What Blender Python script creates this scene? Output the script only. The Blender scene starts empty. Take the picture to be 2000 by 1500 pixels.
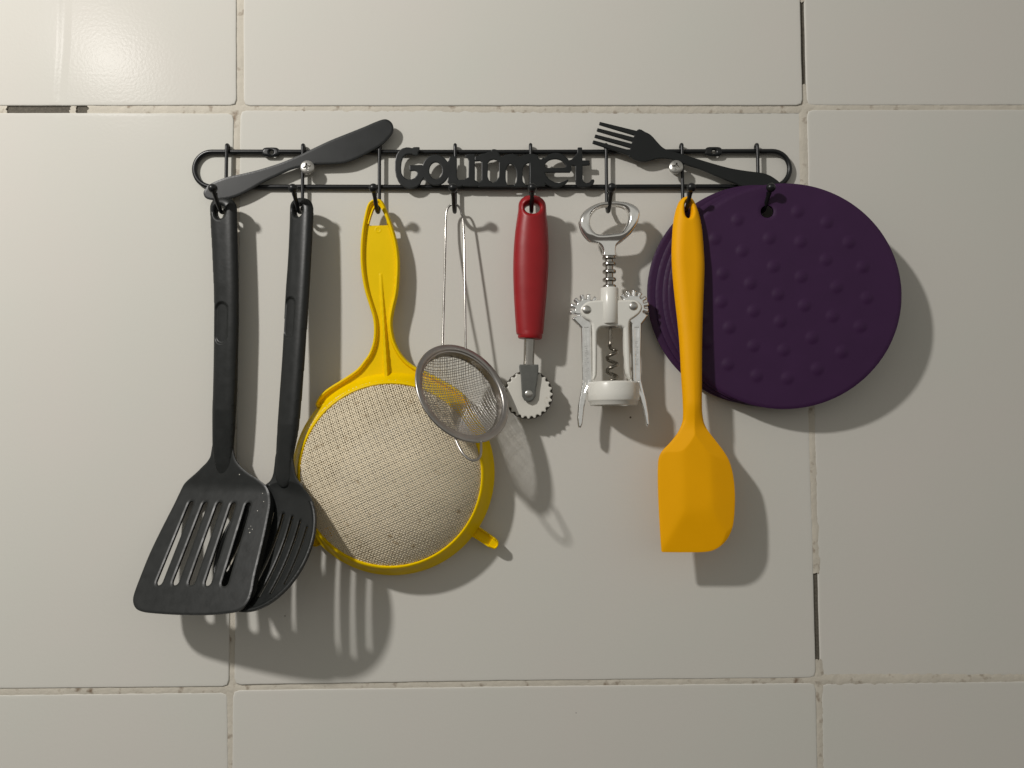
import bpy, math, random
import numpy as np
from mathutils import Vector, Matrix, noise as mnoise

random.seed(4)
rng = np.random.default_rng(4)
S = bpy.context.scene
COL = S.collection

# ------------------------------------------------------------------ camera
CAM = np.array([.2063, -.5753, -.2474])
FWD = np.array([.0143, .9987, .0488]); FWD /= np.linalg.norm(FWD)
UPV = np.array([.0054, -.0489, .9988]); UPV -= FWD * (UPV @ FWD); UPV /= np.linalg.norm(UPV)
RGT = np.cross(FWD, UPV)
FPX = 1444.0
cd = bpy.data.cameras.new('camera')
cd.sensor_width = 36.0; cd.lens = 36.0 * FPX / 2000.0
cd.clip_start = .01; cd.clip_end = 50
cam = bpy.data.objects.new('camera', cd); COL.objects.link(cam)
M = Matrix((tuple(RGT), tuple(UPV), tuple(-FWD))).transposed().to_4x4()
M.translation = Vector(CAM)
cam.matrix_world = M
S.camera = cam

# ------------------------------------------------------------------ light
LAMP = (-.5537, -.842, .461)
ld = bpy.data.lights.new('ceiling_bulb', 'POINT')
ld.energy = 47.5; ld.shadow_soft_size = .034; ld.color = (1.0, .968, .925)
lo = bpy.data.objects.new('ceiling_bulb', ld); COL.objects.link(lo); lo.location = LAMP

W = bpy.data.worlds.new('World'); S.world = W; W.use_nodes = True
nt = W.node_tree; nt.nodes.clear()
wo = nt.nodes.new('ShaderNodeOutputWorld'); bg = nt.nodes.new('ShaderNodeBackground')
tc = nt.nodes.new('ShaderNodeTexCoord'); sx = nt.nodes.new('ShaderNodeSeparateXYZ')
mr = nt.nodes.new('ShaderNodeMapRange'); mr.inputs[1].default_value = -1; mr.inputs[2].default_value = 1
cr = nt.nodes.new('ShaderNodeValToRGB')
e = cr.color_ramp.elements
e[0].position = .0; e[0].color = (.08, .072, .062, 1)
e[1].position = 1.; e[1].color = (.20, .193, .178, 1)
for p, c in ((.38, (.08, .073, .063, 1)), (.455, (.11, .10, .088, 1)), (.505, (.44, .43, .395, 1)), (.62, (.48, .468, .43, 1)), (.80, (.26, .252, .23, 1))):
    q = e.new(p); q.color = c
nt.links.new(tc.outputs['Generated'], sx.inputs[0]); nt.links.new(sx.outputs['Z'], mr.inputs[0])
nt.links.new(mr.outputs[0], cr.inputs[0]); nt.links.new(cr.outputs[0], bg.inputs[0]); nt.links.new(bg.outputs[0], wo.inputs[0])
bg.inputs[1].default_value = 1.0

S.view_settings.view_transform = 'Standard'; S.view_settings.look = 'None'
S.view_settings.exposure = 0; S.view_settings.gamma = 1; S.view_settings.use_curve_mapping = False

# ------------------------------------------------------------------ placing helpers
def P(x, y, d=0.):
    """world point seen at photo position (x, y), d mm out from the tiled wall"""
    v = FWD + RGT * (x - 1000) / FPX + UPV * (750 - y) / FPX
    t = (-d / 1000. - CAM[1]) / v[1]
    return CAM + v * t
def RAY(x, y):
    return FWD + RGT * (x - 1000) / FPX + UPV * (750 - y) / FPX
def unit(v): return v / np.linalg.norm(v)

class Frame:
    """a real plane in the room with its own millimetre axes U (right), V (up), N (out)"""
    def __init__(s, O, N, V=None):
        s.O = np.array(O, float); s.N = unit(np.array(N, float))
        V = np.array([0, 0, 1.]) if V is None else np.array(V, float)
        s.V = unit(V - s.N * (V @ s.N)); s.U = np.cross(s.V, s.N)
    def uv(s, x, y):
        r = RAY(x, y); t = ((s.O - CAM) @ s.N) / (r @ s.N); q = (CAM + r * t - s.O) * 1000
        return np.array([q @ s.U, q @ s.V])
    def poly(s, pts): return np.array([s.uv(*p) for p in pts])
    def W(s, u, v, w):
        u, v, w = np.broadcast_arrays(u, v, w)
        return s.O + (u[..., None] * s.U + v[..., None] * s.V + w[..., None] * s.N) / 1000.
def PROJ(p):
    q = p - CAM; z = q @ FWD; return np.array([1000 + FPX * (q @ RGT) / z, 750 - FPX * (q @ UPV) / z])
def poly_on(fr, pts, base):
    """outline of a dished or bent plate, traced where it lies on the curved surface"""
    out = []
    for p in pts:
        p = np.array(p, float); g = p.copy()
        for _ in range(12):
            uv = fr.uv(*g); w = base(np.array([uv[0]]), np.array([uv[1]]))[0]
            g = g + (p - PROJ(fr.W(uv[0], uv[1], w))) * .8
        out.append(fr.uv(*g))
    return np.array(out)
def frame3(a, b, c):
    A, B, C_ = P(*a), P(*b), P(*c)
    N = unit(np.cross(B - A, C_ - A))
    if N[1] > 0: N = -N
    return Frame(A, N)

def smooth(pts, closed=True, n=6):
    p = np.array(pts, float); m = len(p); out = []
    rngi = range(m) if closed else range(m - 1)
    for i in rngi:
        if closed: a, b, c, d = p[(i - 1) % m], p[i], p[(i + 1) % m], p[(i + 2) % m]
        else: a, b, c, d = p[max(i - 1, 0)], p[i], p[i + 1], p[min(i + 2, m - 1)]
        for k in range(n):
            t = k / n
            out.append(.5 * ((2 * b) + (c - a) * t + (2 * a - 5 * b + 4 * c - d) * t * t + (3 * b - a - 3 * c + d) * t ** 3))
    if not closed: out.append(p[-1])
    return np.array(out)
def ellipse(cx, cy, rx, ry, n=40, rot=0):
    t = np.linspace(0, 2 * np.pi, n, endpoint=False)
    x, y = rx * np.cos(t), ry * np.sin(t); c, s = math.cos(rot), math.sin(rot)
    return np.c_[cx + x * c - y * s, cy + x * s + y * c]
def capsule(a, b, r, n=8, r2=None):
    a, b = np.array(a, float), np.array(b, float); r2 = r if r2 is None else r2
    d = unit(b - a); ang = math.atan2(d[1], d[0]); out = []
    for k in range(n + 1):
        t = ang - math.pi / 2 + math.pi * k / n; out.append(b + r2 * np.array([math.cos(t), math.sin(t)]))
    for k in range(n + 1):
        t = ang + math.pi / 2 + math.pi * k / n; out.append(a + r * np.array([math.cos(t), math.sin(t)]))
    return np.array(out)

def seg_near(p, A, B):
    """distance and nearest point from points p to segments A-B"""
    D = B - A; L = (D ** 2).sum(1) + 1e-12
    best = np.full(len(p), 1e18); near = np.zeros_like(p)
    for i in range(0, len(p), 4000):
        q = p[i:i + 4000]
        t = np.clip(((q[:, None] - A) * D).sum(-1) / L, 0, 1)
        c = A + t[..., None] * D
        d = ((q[:, None] - c) ** 2).sum(-1); k = d.argmin(1); ar = np.arange(len(q))
        best[i:i + 4000] = np.sqrt(d[ar, k]); near[i:i + 4000] = c[ar, k]
    return best, near
def inside(p, poly):
    x, y = p[:, 0], p[:, 1]; r = np.zeros(len(p), bool)
    for (x1, y1), (x2, y2) in zip(poly, np.roll(poly, -1, 0)):
        if y1 == y2: continue
        c = ((y1 > y) != (y2 > y)) & (x < (x2 - x1) * (y - y1) / (y2 - y1) + x1)
        r ^= c
    return r

def plate(fr, outers, holes, cell, front, back, base=None):
    """solid with the given outline (mm, in the plane fr) and front/back height fields"""
    allp = np.vstack(outers); lo_, hi = allp.min(0) - cell, allp.max(0) + cell
    nx, ny = [int(k) + 2 for k in (hi - lo_) / cell]
    gx = lo_[0] + cell * np.arange(nx); gy = lo_[1] + cell * np.arange(ny)
    X, Y = np.meshgrid(gx, gy, indexing='ij'); p = np.c_[X.ravel(), Y.ravel()]
    ins = np.zeros(len(p), bool)
    for o in outers: ins |= inside(p, o)
    for h in holes: ins &= ~inside(p, h)
    idx = np.where(ins)[0]; q = p[idx]
    As, Bs = [], []
    for io, o in enumerate(outers):
        a_, b_ = o, np.roll(o, -1, 0)
        if len(outers) > 1:            # only the outside of the union counts as an edge
            L_ = np.linalg.norm(b_ - a_, axis=1); k_ = np.maximum((L_ / (cell * .8)).astype(int), 1); aa, bb = [], []
            for x_, y_, n_ in zip(a_, b_, k_):
                t_ = np.linspace(0, 1, n_ + 1)[:, None]; z_ = x_ + (y_ - x_) * t_; aa.append(z_[:-1]); bb.append(z_[1:])
            a_, b_ = np.vstack(aa), np.vstack(bb); mid = (a_ + b_) / 2; keep = np.ones(len(mid), bool)
            for jo, o2 in enumerate(outers):
                if jo != io: keep &= ~inside(mid, o2)
            a_, b_ = a_[keep], b_[keep]
        As.append(a_); Bs.append(b_)
    A = np.vstack(As); B = np.vstack(Bs)
    so, no = seg_near(q, A, B)
    if holes:
        A = np.vstack(holes); B = np.vstack([np.roll(o, -1, 0) for o in holes]); sh, nh = seg_near(q, A, B)
    else: sh = np.full(len(q), 1e6); nh = no.copy()
    s = np.minimum(so, sh); ok = np.zeros(len(p), bool); ok[idx[s > .3 * cell]] = True
    okg = ok.reshape(nx, ny)
    K = okg[:-1, :-1] & okg[1:, :-1] & okg[1:, 1:] & okg[:-1, 1:]
    I, J = np.where(K)
    a = I * ny + J; b = a + ny; c = b + 1; d = a + 1
    quads = np.c_[a, b, c, d]
    used, inv = np.unique(quads, return_inverse=True); quads = inv.reshape(-1, 4)
    n = len(used)
    mp = np.full(len(p), -1); mp[idx] = np.arange(len(idx))
    li = mp[used]; uvp = p[used].copy(); so, sh, no, nh = so[li], sh[li], no[li], nh[li]
    # directed edges without a partner are the rim
    ed = np.vstack([quads[:, [0, 1]], quads[:, [1, 2]], quads[:, [2, 3]], quads[:, [3, 0]]])
    key = ed[:, 0] * n + ed[:, 1]; rk = ed[:, 1] * n + ed[:, 0]
    rim = ed[~np.isin(key, rk)]
    rv = np.unique(rim); toh = sh[rv] < so[rv]
    uvp[rv] = np.where(toh[:, None], nh[rv], no[rv])
    so[rv] = np.where(toh, np.maximum(so[rv], .0), 0); sh[rv] = np.where(toh, 0, sh[rv])
    u, v = uvp[:, 0], uvp[:, 1]
    bs = 0 if base is None else base(u, v)
    wf = front(u, v, so, sh) + bs; wb = back(u, v, so, sh) + bs
    V = np.vstack([fr.W(u, v, wf), fr.W(u, v, wb)])
    F = np.vstack([quads, quads[:, ::-1] + n, np.c_[rim[:, 0], rim[:, 0] + n, rim[:, 1] + n, rim[:, 1]]])
    return V, F

def tube(pts, r, k=10, cap=True, closed=False):
    p = np.array(pts, float); n = len(p); r = np.broadcast_to(np.array(r, float), (n,)) / 1000.
    if closed: T = np.roll(p, -1, 0) - np.roll(p, 1, 0)
    else: T = np.gradient(p, axis=0)
    T /= np.linalg.norm(T, axis=1)[:, None] + 1e-15
    a = np.array([0, 1., 0]) if abs(T[0][1]) < .9 else np.array([1., 0, 0])
    N1 = unit(np.cross(T[0], a)); V = []; ang = np.linspace(0, 2 * np.pi, k, endpoint=False)
    for i in range(n):
        N1 = unit(N1 - T[i] * (N1 @ T[i])); B = np.cross(T[i], N1)
        V.append(p[i] + r[i] * (np.cos(ang)[:, None] * N1 + np.sin(ang)[:, None] * B))
    V = np.vstack(V); F = []
    for i in range(n if closed else n - 1):
        j = (i + 1) % n
        for m in range(k):
            m2 = (m + 1) % k; F.append((i * k + m, i * k + m2, j * k + m2, j * k + m))
    if cap and not closed:
        F.append(tuple(range(k))[::-1]); F.append(tuple((n - 1) * k + m for m in range(k)))
    return V, F
def lathe(O, ax, prof, k=48, closed=False, sx=None):
    """prof: list of (t mm along ax, r mm)"""
    ax = unit(np.array(ax, float)); a = np.array([0, 1., 0]) if abs(ax[1]) < .9 else np.array([1., 0, 0])
    N1 = unit(np.cross(ax, a)); B = np.cross(ax, N1); ang = np.linspace(0, 2 * np.pi, k, endpoint=False); V = []
    for t, r in prof:
        V.append(np.array(O) + ax * t / 1000 + r / 1000 * (np.cos(ang)[:, None] * N1 + np.sin(ang)[:, None] * B))
    V = np.vstack(V); F = []; n = len(prof)
    for i in range(n if closed else n - 1):
        j = (i + 1) % n
        for m in range(k):
            m2 = (m + 1) % k; F.append((i * k + m, i * k + m2, j * k + m2, j * k + m))
    return V, F
def ball(c, r, nu=20, nv=12, sc=(1, 1, 1)):
    V = []; F = []
    for i in range(nv + 1):
        th = math.pi * i / nv
        for j in range(nu):
            ph = 2 * math.pi * j / nu
            V.append((math.sin(th) * math.cos(ph) * sc[0], math.sin(th) * math.sin(ph) * sc[1], math.cos(th) * sc[2]))
    for i in range(nv):
        for j in range(nu):
            F.append((i * nu + j, (i + 1) * nu + j, (i + 1) * nu + (j + 1) % nu, i * nu + (j + 1) % nu))
    return np.array(V) * r / 1000 + np.array(c), F
def join(*ms):
    Vs, Fs, o = [], [], 0
    for V, F in ms:
        Vs.append(V); Fs += [tuple(int(i) + o for i in f) for f in F]; o += len(V)
    return np.vstack(Vs), Fs

# ------------------------------------------------------------------ object helpers
ORI = {}
def thing(name, label, cat, at, group=None):
    o = bpy.data.objects.new(name, None); o.empty_display_size = .01
    COL.objects.link(o); o.location = tuple(at); ORI[o.name] = np.array(at, float)
    o['label'] = label; o['category'] = cat
    if group: o['group'] = group
    return o
def mesh_of(name, VF, mat, org=(0, 0, 0), angle=38, flat=False):
    V, F = VF; V = np.asarray(V, float) - np.asarray(org, float)
    me = bpy.data.meshes.new(name)
    F = [tuple(int(i) for i in f) for f in F]
    me.from_pydata([tuple(v) for v in V.tolist()], [], F); me.validate(verbose=False)
    me.materials.append(mat)
    if not flat:
        me.polygons.foreach_set('use_smooth', [True] * len(me.polygons))
        me.set_sharp_from_angle(angle=math.radians(angle))
    me.update()
    return me
def part(name, VF, mat, parent, angle=38, flat=False, kind=None, label=None):
    root = parent
    while root.parent: root = root.parent
    me = mesh_of(name, VF, mat, ORI[root.name], angle, flat)
    o = bpy.data.objects.new(name, me); COL.objects.link(o); o.parent = parent
    if kind: o['kind'] = kind
    if label: o['label'] = label
    return o

# ------------------------------------------------------------------ materials
def mat(name, col, rough=.5, metal=0., var=.04, vscale=60., bump=0., bscale=300., spec=.5, rvar=.08, col2=None, c2lo=.55, c2hi=.7,
        c2scale=200., trans=0., sss=0., coat=0., stretch=None):
    m = bpy.data.materials.new(name); m.use_nodes = True; t = m.node_tree; N = t.nodes; L = t.links
    b = N['Principled BSDF']; co = N.new('ShaderNodeTexCoord'); src = co.outputs['Object']
    if stretch:
        mp = N.new('ShaderNodeMapping'); mp.inputs['Scale'].default_value = stretch; L.new(src, mp.inputs[0]); src = mp.outputs[0]
    n1 = N.new('ShaderNodeTexNoise'); n1.inputs['Scale'].default_value = vscale; n1.inputs['Detail'].default_value = 5
    L.new(src, n1.inputs['Vector'])
    mx = N.new('ShaderNodeMix'); mx.data_type = 'RGBA'; c = np.array(col)
    mx.inputs[6].default_value = (*np.clip(c * (1 - var * 2), 0, 1), 1); mx.inputs[7].default_value = (*np.clip(c * (1 + var * 2), 0, 1), 1)
    L.new(n1.outputs[0], mx.inputs[0]); out = mx.outputs[2]
    if col2 is not None:
        n2 = N.new('ShaderNodeTexNoise'); n2.inputs['Scale'].default_value = c2scale; n2.inputs['Detail'].default_value = 6
        L.new(src, n2.inputs['Vector'])
        r = N.new('ShaderNodeMapRange'); r.inputs[1].default_value = c2lo; r.inputs[2].default_value = c2hi; L.new(n2.outputs[0], r.inputs[0])
        m2 = N.new('ShaderNodeMix'); m2.data_type = 'RGBA'; L.new(r.outputs[0], m2.inputs[0]); L.new(out, m2.inputs[6])
        m2.inputs[7].default_value = (*col2, 1); out = m2.outputs[2]
    L.new(out, b.inputs['Base Color'])
    rr = N.new('ShaderNodeMapRange'); rr.inputs[3].default_value = max(rough - rvar, .02); rr.inputs[4].default_value = min(rough + rvar, 1)
    L.new(n1.outputs[0], rr.inputs[0]); L.new(rr.outputs[0], b.inputs['Roughness'])
    b.inputs['Metallic'].default_value = metal; b.inputs['Specular IOR Level'].default_value = spec
    if coat: b.inputs['Coat Weight'].default_value = coat; b.inputs['Coat Roughness'].default_value = .15
    if sss:
        b.inputs['Subsurface Weight'].default_value = sss; b.inputs['Subsurface Scale'].default_value = .002
        b.inputs['Subsurface Radius'].default_value = (1, .6, .2)
    if bump:
        n3 = N.new('ShaderNodeTexNoise'); n3.inputs['Scale'].default_value = bscale; n3.inputs['Detail'].default_value = 3
        L.new(src, n3.inputs['Vector'])
        bp = N.new('ShaderNodeBump'); bp.inputs['Distance'].default_value = bump / 1000.; bp.inputs['Strength'].default_value = 1
        L.new(n3.outputs[0], bp.inputs['Height']); L.new(bp.outputs[0], b.inputs['Normal'])
    return m

def tile_mat():
    m = bpy.data.materials.new('glazed_tile'); m.use_nodes = True; t = m.node_tree; N = t.nodes; L = t.links
    b = N['Principled BSDF']; co = N.new('ShaderNodeTexCoord').outputs['Object']
    n1 = N.new('ShaderNodeTexNoise'); n1.inputs['Scale'].default_value = 9; n1.inputs['Detail'].default_value = 4; L.new(co, n1.inputs['Vector'])
    mx = N.new('ShaderNodeMix'); mx.data_type = 'RGBA'; mx.inputs[6].default_value = (.648, .612, .572, 1); mx.inputs[7].default_value = (.612, .620, .566, 1)
    L.new(n1.outputs[0], mx.inputs[0])
    # sparse grease and dirt specks
    vo = N.new('ShaderNodeTexVoronoi'); vo.inputs['Scale'].default_value = 22; L.new(co, vo.inputs['Vector'])
    mr_ = N.new('ShaderNodeMapRange'); mr_.inputs[1].default_value = .012; mr_.inputs[2].default_value = .022; mr_.inputs[3].default_value = 1; mr_.inputs[4].default_value = 0
    L.new(vo.outputs['Distance'], mr_.inputs[0])
    sp = N.new('ShaderNodeSeparateColor'); L.new(vo.outputs['Color'], sp.inputs[0])
    gt = N.new('ShaderNodeMath'); gt.operation = 'GREATER_THAN'; gt.inputs[1].default_value = .72; L.new(sp.outputs[0], gt.inputs[0])
    mu = N.new('ShaderNodeMath'); mu.operation = 'MULTIPLY'; L.new(mr_.outputs[0], mu.inputs[0]); L.new(gt.outputs[0], mu.inputs[1])
    m2 = N.new('ShaderNodeMix'); m2.data_type = 'RGBA'; m2.inputs[7].default_value = (.10, .085, .07, 1)
    L.new(mu.outputs[0], m2.inputs[0]); L.new(mx.outputs[2], m2.inputs[6]); L.new(m2.outputs[2], b.inputs['Base Color'])
    n4 = N.new('ShaderNodeTexNoise'); n4.inputs['Scale'].default_value = 14; n4.inputs['Detail'].default_value = 6; L.new(co, n4.inputs['Vector'])
    r4 = N.new('ShaderNodeMapRange'); r4.inputs[3].default_value = .16; r4.inputs[4].default_value = .24; L.new(n4.outputs[0], r4.inputs[0])
    L.new(r4.outputs[0], b.inputs['Roughness']); b.inputs['Specular IOR Level'].default_value = .012
    na = N.new('ShaderNodeTexNoise'); na.inputs['Scale'].default_value = 420; na.inputs['Detail'].default_value = 2; L.new(co, na.inputs['Vector'])
    nb = N.new('ShaderNodeTexNoise'); nb.inputs['Scale'].default_value = 9; nb.inputs['Detail'].default_value = 1; L.new(co, nb.inputs['Vector'])
    b1 = N.new('ShaderNodeBump'); b1.inputs['Distance'].default_value = .00006; L.new(na.outputs[0], b1.inputs['Height'])
    b2 = N.new('ShaderNodeBump'); b2.inputs['Distance'].default_value = .0005; L.new(nb.outputs[0], b2.inputs['Height']); L.new(b1.outputs[0], b2.inputs['Normal'])
    # a shallow vertical firing ripple, off the left of the top left tile
    sx_ = N.new('ShaderNodeSeparateXYZ'); L.new(co, sx_.inputs[0])
    w1 = N.new('ShaderNodeMath'); w1.operation = 'MULTIPLY_ADD'; L.new(nb.outputs[0], w1.inputs[0]); w1.inputs[1].default_value = .012; L.new(sx_.outputs['X'], w1.inputs[2])
    w2 = N.new('ShaderNodeMath'); w2.operation = 'ADD'; L.new(w1.outputs[0], w2.inputs[0]); w2.inputs[1].default_value = .1335
    w3 = N.new('ShaderNodeMath'); w3.operation = 'ABSOLUTE'; L.new(w2.outputs[0], w3.inputs[0])
    w4 = N.new('ShaderNodeMapRange'); w4.interpolation_type = 'SMOOTHSTEP'; w4.inputs[1].default_value = 0; w4.inputs[2].default_value = .006; L.new(w3.outputs[0], w4.inputs[0])
    b3 = N.new('ShaderNodeBump'); b3.inputs['Distance'].default_value = .0003; zm = N.new('ShaderNodeMapRange'); zm.inputs[1].default_value = -.01; zm.inputs[2].default_value = .01; L.new(sx_.outputs['Z'], zm.inputs[0])
    w5 = N.new('ShaderNodeMix'); L.new(zm.outputs[0], w5.inputs[0]); w5.inputs[2].default_value = 1; L.new(w4.outputs[0], w5.inputs[3]); L.new(w5.outputs[0], b3.inputs['Height']); L.new(b2.outputs[0], b3.inputs['Normal'])
    L.new(b3.outputs[0], b.inputs['Normal'])
    return m

M_TILE = tile_mat()
M_GROUT = mat('aged_grout', (.58, .54, .46), .85, var=.09, vscale=40, bump=.25, bscale=500, col2=(.22, .16, .11), c2lo=.58, c2hi=.74, c2scale=110)
M_MORTAR = mat('open_joint_mortar', (.11, .098, .078), .95, var=.3, vscale=500, bump=.6, bscale=700)
M_BLACKMETAL = mat('black_powder_coat', (.008, .009, .010), .34, var=.1, vscale=100, bump=.03, bscale=900, spec=.4)
M_PLATE = mat('satin_black_plate', (.0095, .011, .0112), .40, var=.08, vscale=120, bump=.02, bscale=1500, spec=.33)
M_BLACKPLASTIC = mat('black_nylon', (.0125, .0138, .0135), .40, var=.1, vscale=140, bump=.05, bscale=420, spec=.33, rvar=.13)
M_ZINC = mat('zinc_screw', (.50, .49, .46), .34, metal=.9, var=.12, vscale=500, bump=.05, bscale=900)
M_YPLASTIC = mat('yellow_plastic', (.84, .57, .0), .42, var=.035, vscale=60, bump=.04, bscale=500, sss=.0, spec=.10)
M_NYLON = mat('cream_nylon_mesh', (.85, .755, .575), .7, var=.08, vscale=45, spec=.25, col2=(.42, .30, .16), c2lo=.63, c2hi=.76, c2scale=170)
M_STEELMESH = mat('steel_wire_mesh', (.50, .48, .455), .35, metal=.9, var=.05, vscale=300)
M_STEEL = mat('brushed_steel', (.42, .40, .38), .33, metal=1., var=.12, vscale=90, bump=.02, bscale=900, rvar=.12)
M_DARKSTEEL = mat('dark_steel', (.22, .20, .17), .28, metal=1., var=.1, vscale=200)
M_WIRE = mat('drawn_wire', (.36, .345, .32), .2, metal=1., var=.05, vscale=90)
M_CHROME = mat('chrome', (.88, .87, .85), .13, metal=1., var=.04, vscale=120, bump=.02, bscale=120, rvar=.06)
M_LEVER = mat('cast_chrome', (.88, .875, .86), .17, metal=1., var=.1, vscale=250, bump=.03, bscale=420, rvar=.08)
M_RED = mat('red_plastic', (.29, .0095, .0135), .38, var=.08, vscale=70, bump=.04, bscale=300, spec=.35)
M_GREYCAST = mat('grey_cast_bracket', (.12, .122, .112), .45, metal=.3, var=.1, vscale=200, bump=.05, bscale=600)
M_WHITEPL = mat('white_plastic_wheel', (.66, .64, .58), .4, var=.04, vscale=80, bump=.03, bscale=600, col2=(.40, .34, .25), c2lo=.66, c2hi=.8, c2scale=160)
M_DARKRIM = mat('dark_fluted_edge', (.05, .042, .03), .5, var=.2, vscale=300)
M_CREAM = mat('cream_enamel', (.70, .69, .64), .26, var=.03, vscale=60, bump=.03, bscale=300, spec=.5)
M_ORANGE = mat('amber_silicone', (.88, .41, .0), .5, var=.025, vscale=50, bump=.03, bscale=900, spec=.13)
M_PURPLE = mat('purple_silicone', (.040, .0130, .050), .5, var=.07, vscale=40, bump=.03, bscale=900, spec=.22)

# ================================================================== wall: tiles, grout and mortar
wall = bpy.data.objects.new('wall', None); COL.objects.link(wall); wall['kind'] = 'structure'; ORI['wall'] = np.zeros(3)

def grid_plane(x0, x1, z0, z1, y):
    return np.array([(x0, y, z0), (x1, y, z0), (x1, y, z1), (x0, y, z1)]), [(0, 1, 2, 3)]
part('mortar_bed', grid_plane(-.62, 1.05, -1.0, .52, .0016), M_MORTAR, wall, flat=True)

def tile(corners, seed):
    """corners: photo positions of the tile edge, clockwise from top left"""
    w = np.array([P(*c)[[0, 2]] for c in corners]) * 1000
    # walk the edge, adding points with a very slight unevenness and rounding the corners
    m = len(w); pts = []
    for i in range(m):
        a, b = w[i], w[(i + 1) % m]; L = np.linalg.norm(b - a); n = max(int(L / 5), 2)
        nr = np.array([-(b - a)[1], (b - a)[0]]) / L
        for k in range(n):
            t = k / n; q = a + (b - a) * t
            wob = .30 * mnoise.noise(Vector((q[0] * .06, q[1] * .06, seed))) + .16 * mnoise.noise(Vector((q[0] * .35, q[1] * .35, seed + 7)))
            pts.append(q + nr * wob)
    pts = np.array(pts)
    for _ in range(1): pts = (np.roll(pts, 1, 0) + 2 * pts + np.roll(pts, -1, 0)) / 4
    c = pts.mean(0); n = len(pts)
    T = np.roll(pts, -1, 0) - np.roll(pts, 1, 0); T /= np.linalg.norm(T, axis=1)[:, None]
    NI = np.c_[-T[:, 1], T[:, 0]]
    if ((c - pts[0]) @ NI[0]) < 0: NI = -NI
    rs = random.Random(seed); tx, tz, dy = rs.uniform(-.0022, .0022), rs.uniform(-.0022, .0022), rs.uniform(0, .25)
    V = []
    for ins, dep in ((0, 6), (0, 1.1), (.08, .62), (.26, .28), (.6, .06), (1.2, 0), (3.2, 0)):
        q = pts + NI * ins
        y = dep + dy + (q[:, 0] - c[0]) * tx + (q[:, 1] - c[1]) * tz
        V.append(np.c_[q[:, 0], y, q[:, 1]] / 1000)
    V = np.vstack(V); F = []; rings = 7
    for r in range(rings - 1):
        for k in range(n):
            k2 = (k + 1) % n; F.append((r * n + k, (r + 1) * n + k, (r + 1) * n + k2, r * n + k2))
    F.append(tuple((rings - 1) * n + k for k in range(n))[::-1])
    return V, F
TILES = [
    [(-640, -900), (461, -900), (462, 206), (-640, 207)],
    [(474, -900), (1541, -900), (1567.5, 206.5), (475.5, 207)],
    [(1550, -900), (2700, -900), (2700, 205), (1576, 205.5)],
    [(-640, 219), (200, 220), (456.5, 221), (455.5, 330), (447.5, 1341), (-640, 1352)],
    [(468.5, 214.5), (1567.5, 213), (1568.5, 380), (1588, 1050), (1594, 1324.5), (1000, 1329.5), (457.5, 1337.6), (467.5, 330)],
    [(1576, 214), (2700, 213), (2700, 1312), (1603, 1324.6), (1596.4, 1050), (1580, 380)],
    [(-640, 1365), (443.5, 1352.5), (445.5, 1500), (420, 2470), (-640, 2480)],
    [(454.5, 1348), (1000, 1340.5), (1594, 1333.6), (1597.6, 1500), (1625, 2460), (430, 2470), (453, 1500)],
    [(1604.5, 1335), (2000, 1330.6), (2700, 1324), (2700, 2450), (1635, 2460), (1607.5, 1500)],
]
for i, c in enumerate(TILES):
    V, F = tile(c, 3 + i * 5)
    part('tile', (V, F), M_TILE, wall, angle=50)

def grout(pts, wpx=20, y=.9, seed=0):
    p = np.array([P(*q)[[0, 2]] for q in pts]) * 1000
    L = np.r_[0, np.cumsum(np.linalg.norm(np.diff(p, axis=0), axis=1))]; n = max(int(L[-1] / 1.6), 2)
    t = np.linspace(0, L[-1], n + 1); c = np.c_[np.interp(t, L, p[:, 0]), np.interp(t, L, p[:, 1])]
    T = np.gradient(c, axis=0); T /= np.linalg.norm(T, axis=1)[:, None]; N = np.c_[-T[:, 1], T[:, 0]]
    h = wpx * .3984 / 2; V = []; K = 9
    for k in range(K):
        o = -h + 2 * h * k / (K - 1); q = c + N * o
        yy = np.array([y - .3 + .22 * mnoise.noise(Vector((a * .22, b * .22, seed))) + .14 * mnoise.noise(Vector((a * .9, b * .9, seed + 3))) for a, b in q])
        yy += .45 * (abs(o) / h) ** 2 - .25
        q = q.copy(); q[0] += T[0] * random.uniform(-1.2, .6); q[-1] += T[-1] * random.uniform(-.6, 1.2)
        V.append(np.c_[q[:, 0], yy, q[:, 1]] / 1000)
    V = np.vstack(V); m = n + 1; F = []
    for k in range(K - 1):
        for i in range(n): F.append((k * m + i, k * m + i + 1, (k + 1) * m + i + 1, (k + 1) * m + i))
    # ends and a back so that a broken end has thickness
    nb = len(V); V = np.vstack([V, V + np.array([0, .0016, 0])])
    for k in range(K - 1):
        for i in (0, n):
            a, b = k * m + i, (k + 1) * m + i; F.append((a, b, b + nb, a + nb))
    return V, F
GR = [[(468, -900), (468.5, 206), (462, 222), (452.5, 1340), (448.5, 1352), (449.5, 1500), (425, 2470)],
      [(1545, -900), (1566.5, 3)], [(1571.2, 165), (1572, 210), (1574, 380), (1591.5, 1050), (1593, 1120)],
      [(1597.8, 1290), (1599.5, 1332), (1602.5, 1500), (1630, 2460)],
      [(-640, 213), (10, 213)], [(137, 213), (148, 213)], [(172, 213), (462, 213.5), (1000, 211), (1570, 209.5), (2700, 209)],
      [(-640, 1358.5), (0, 1351), (446, 1346.5), (1000, 1335), (1597, 1329), (2000, 1325.5), (2700, 1318)]]
for i, g in enumerate(GR):
    part('grout_line', grout(g, 22, .95 + (.12 if i < 4 else 0), i * 11), M_GROUT, wall, angle=60)

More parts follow.
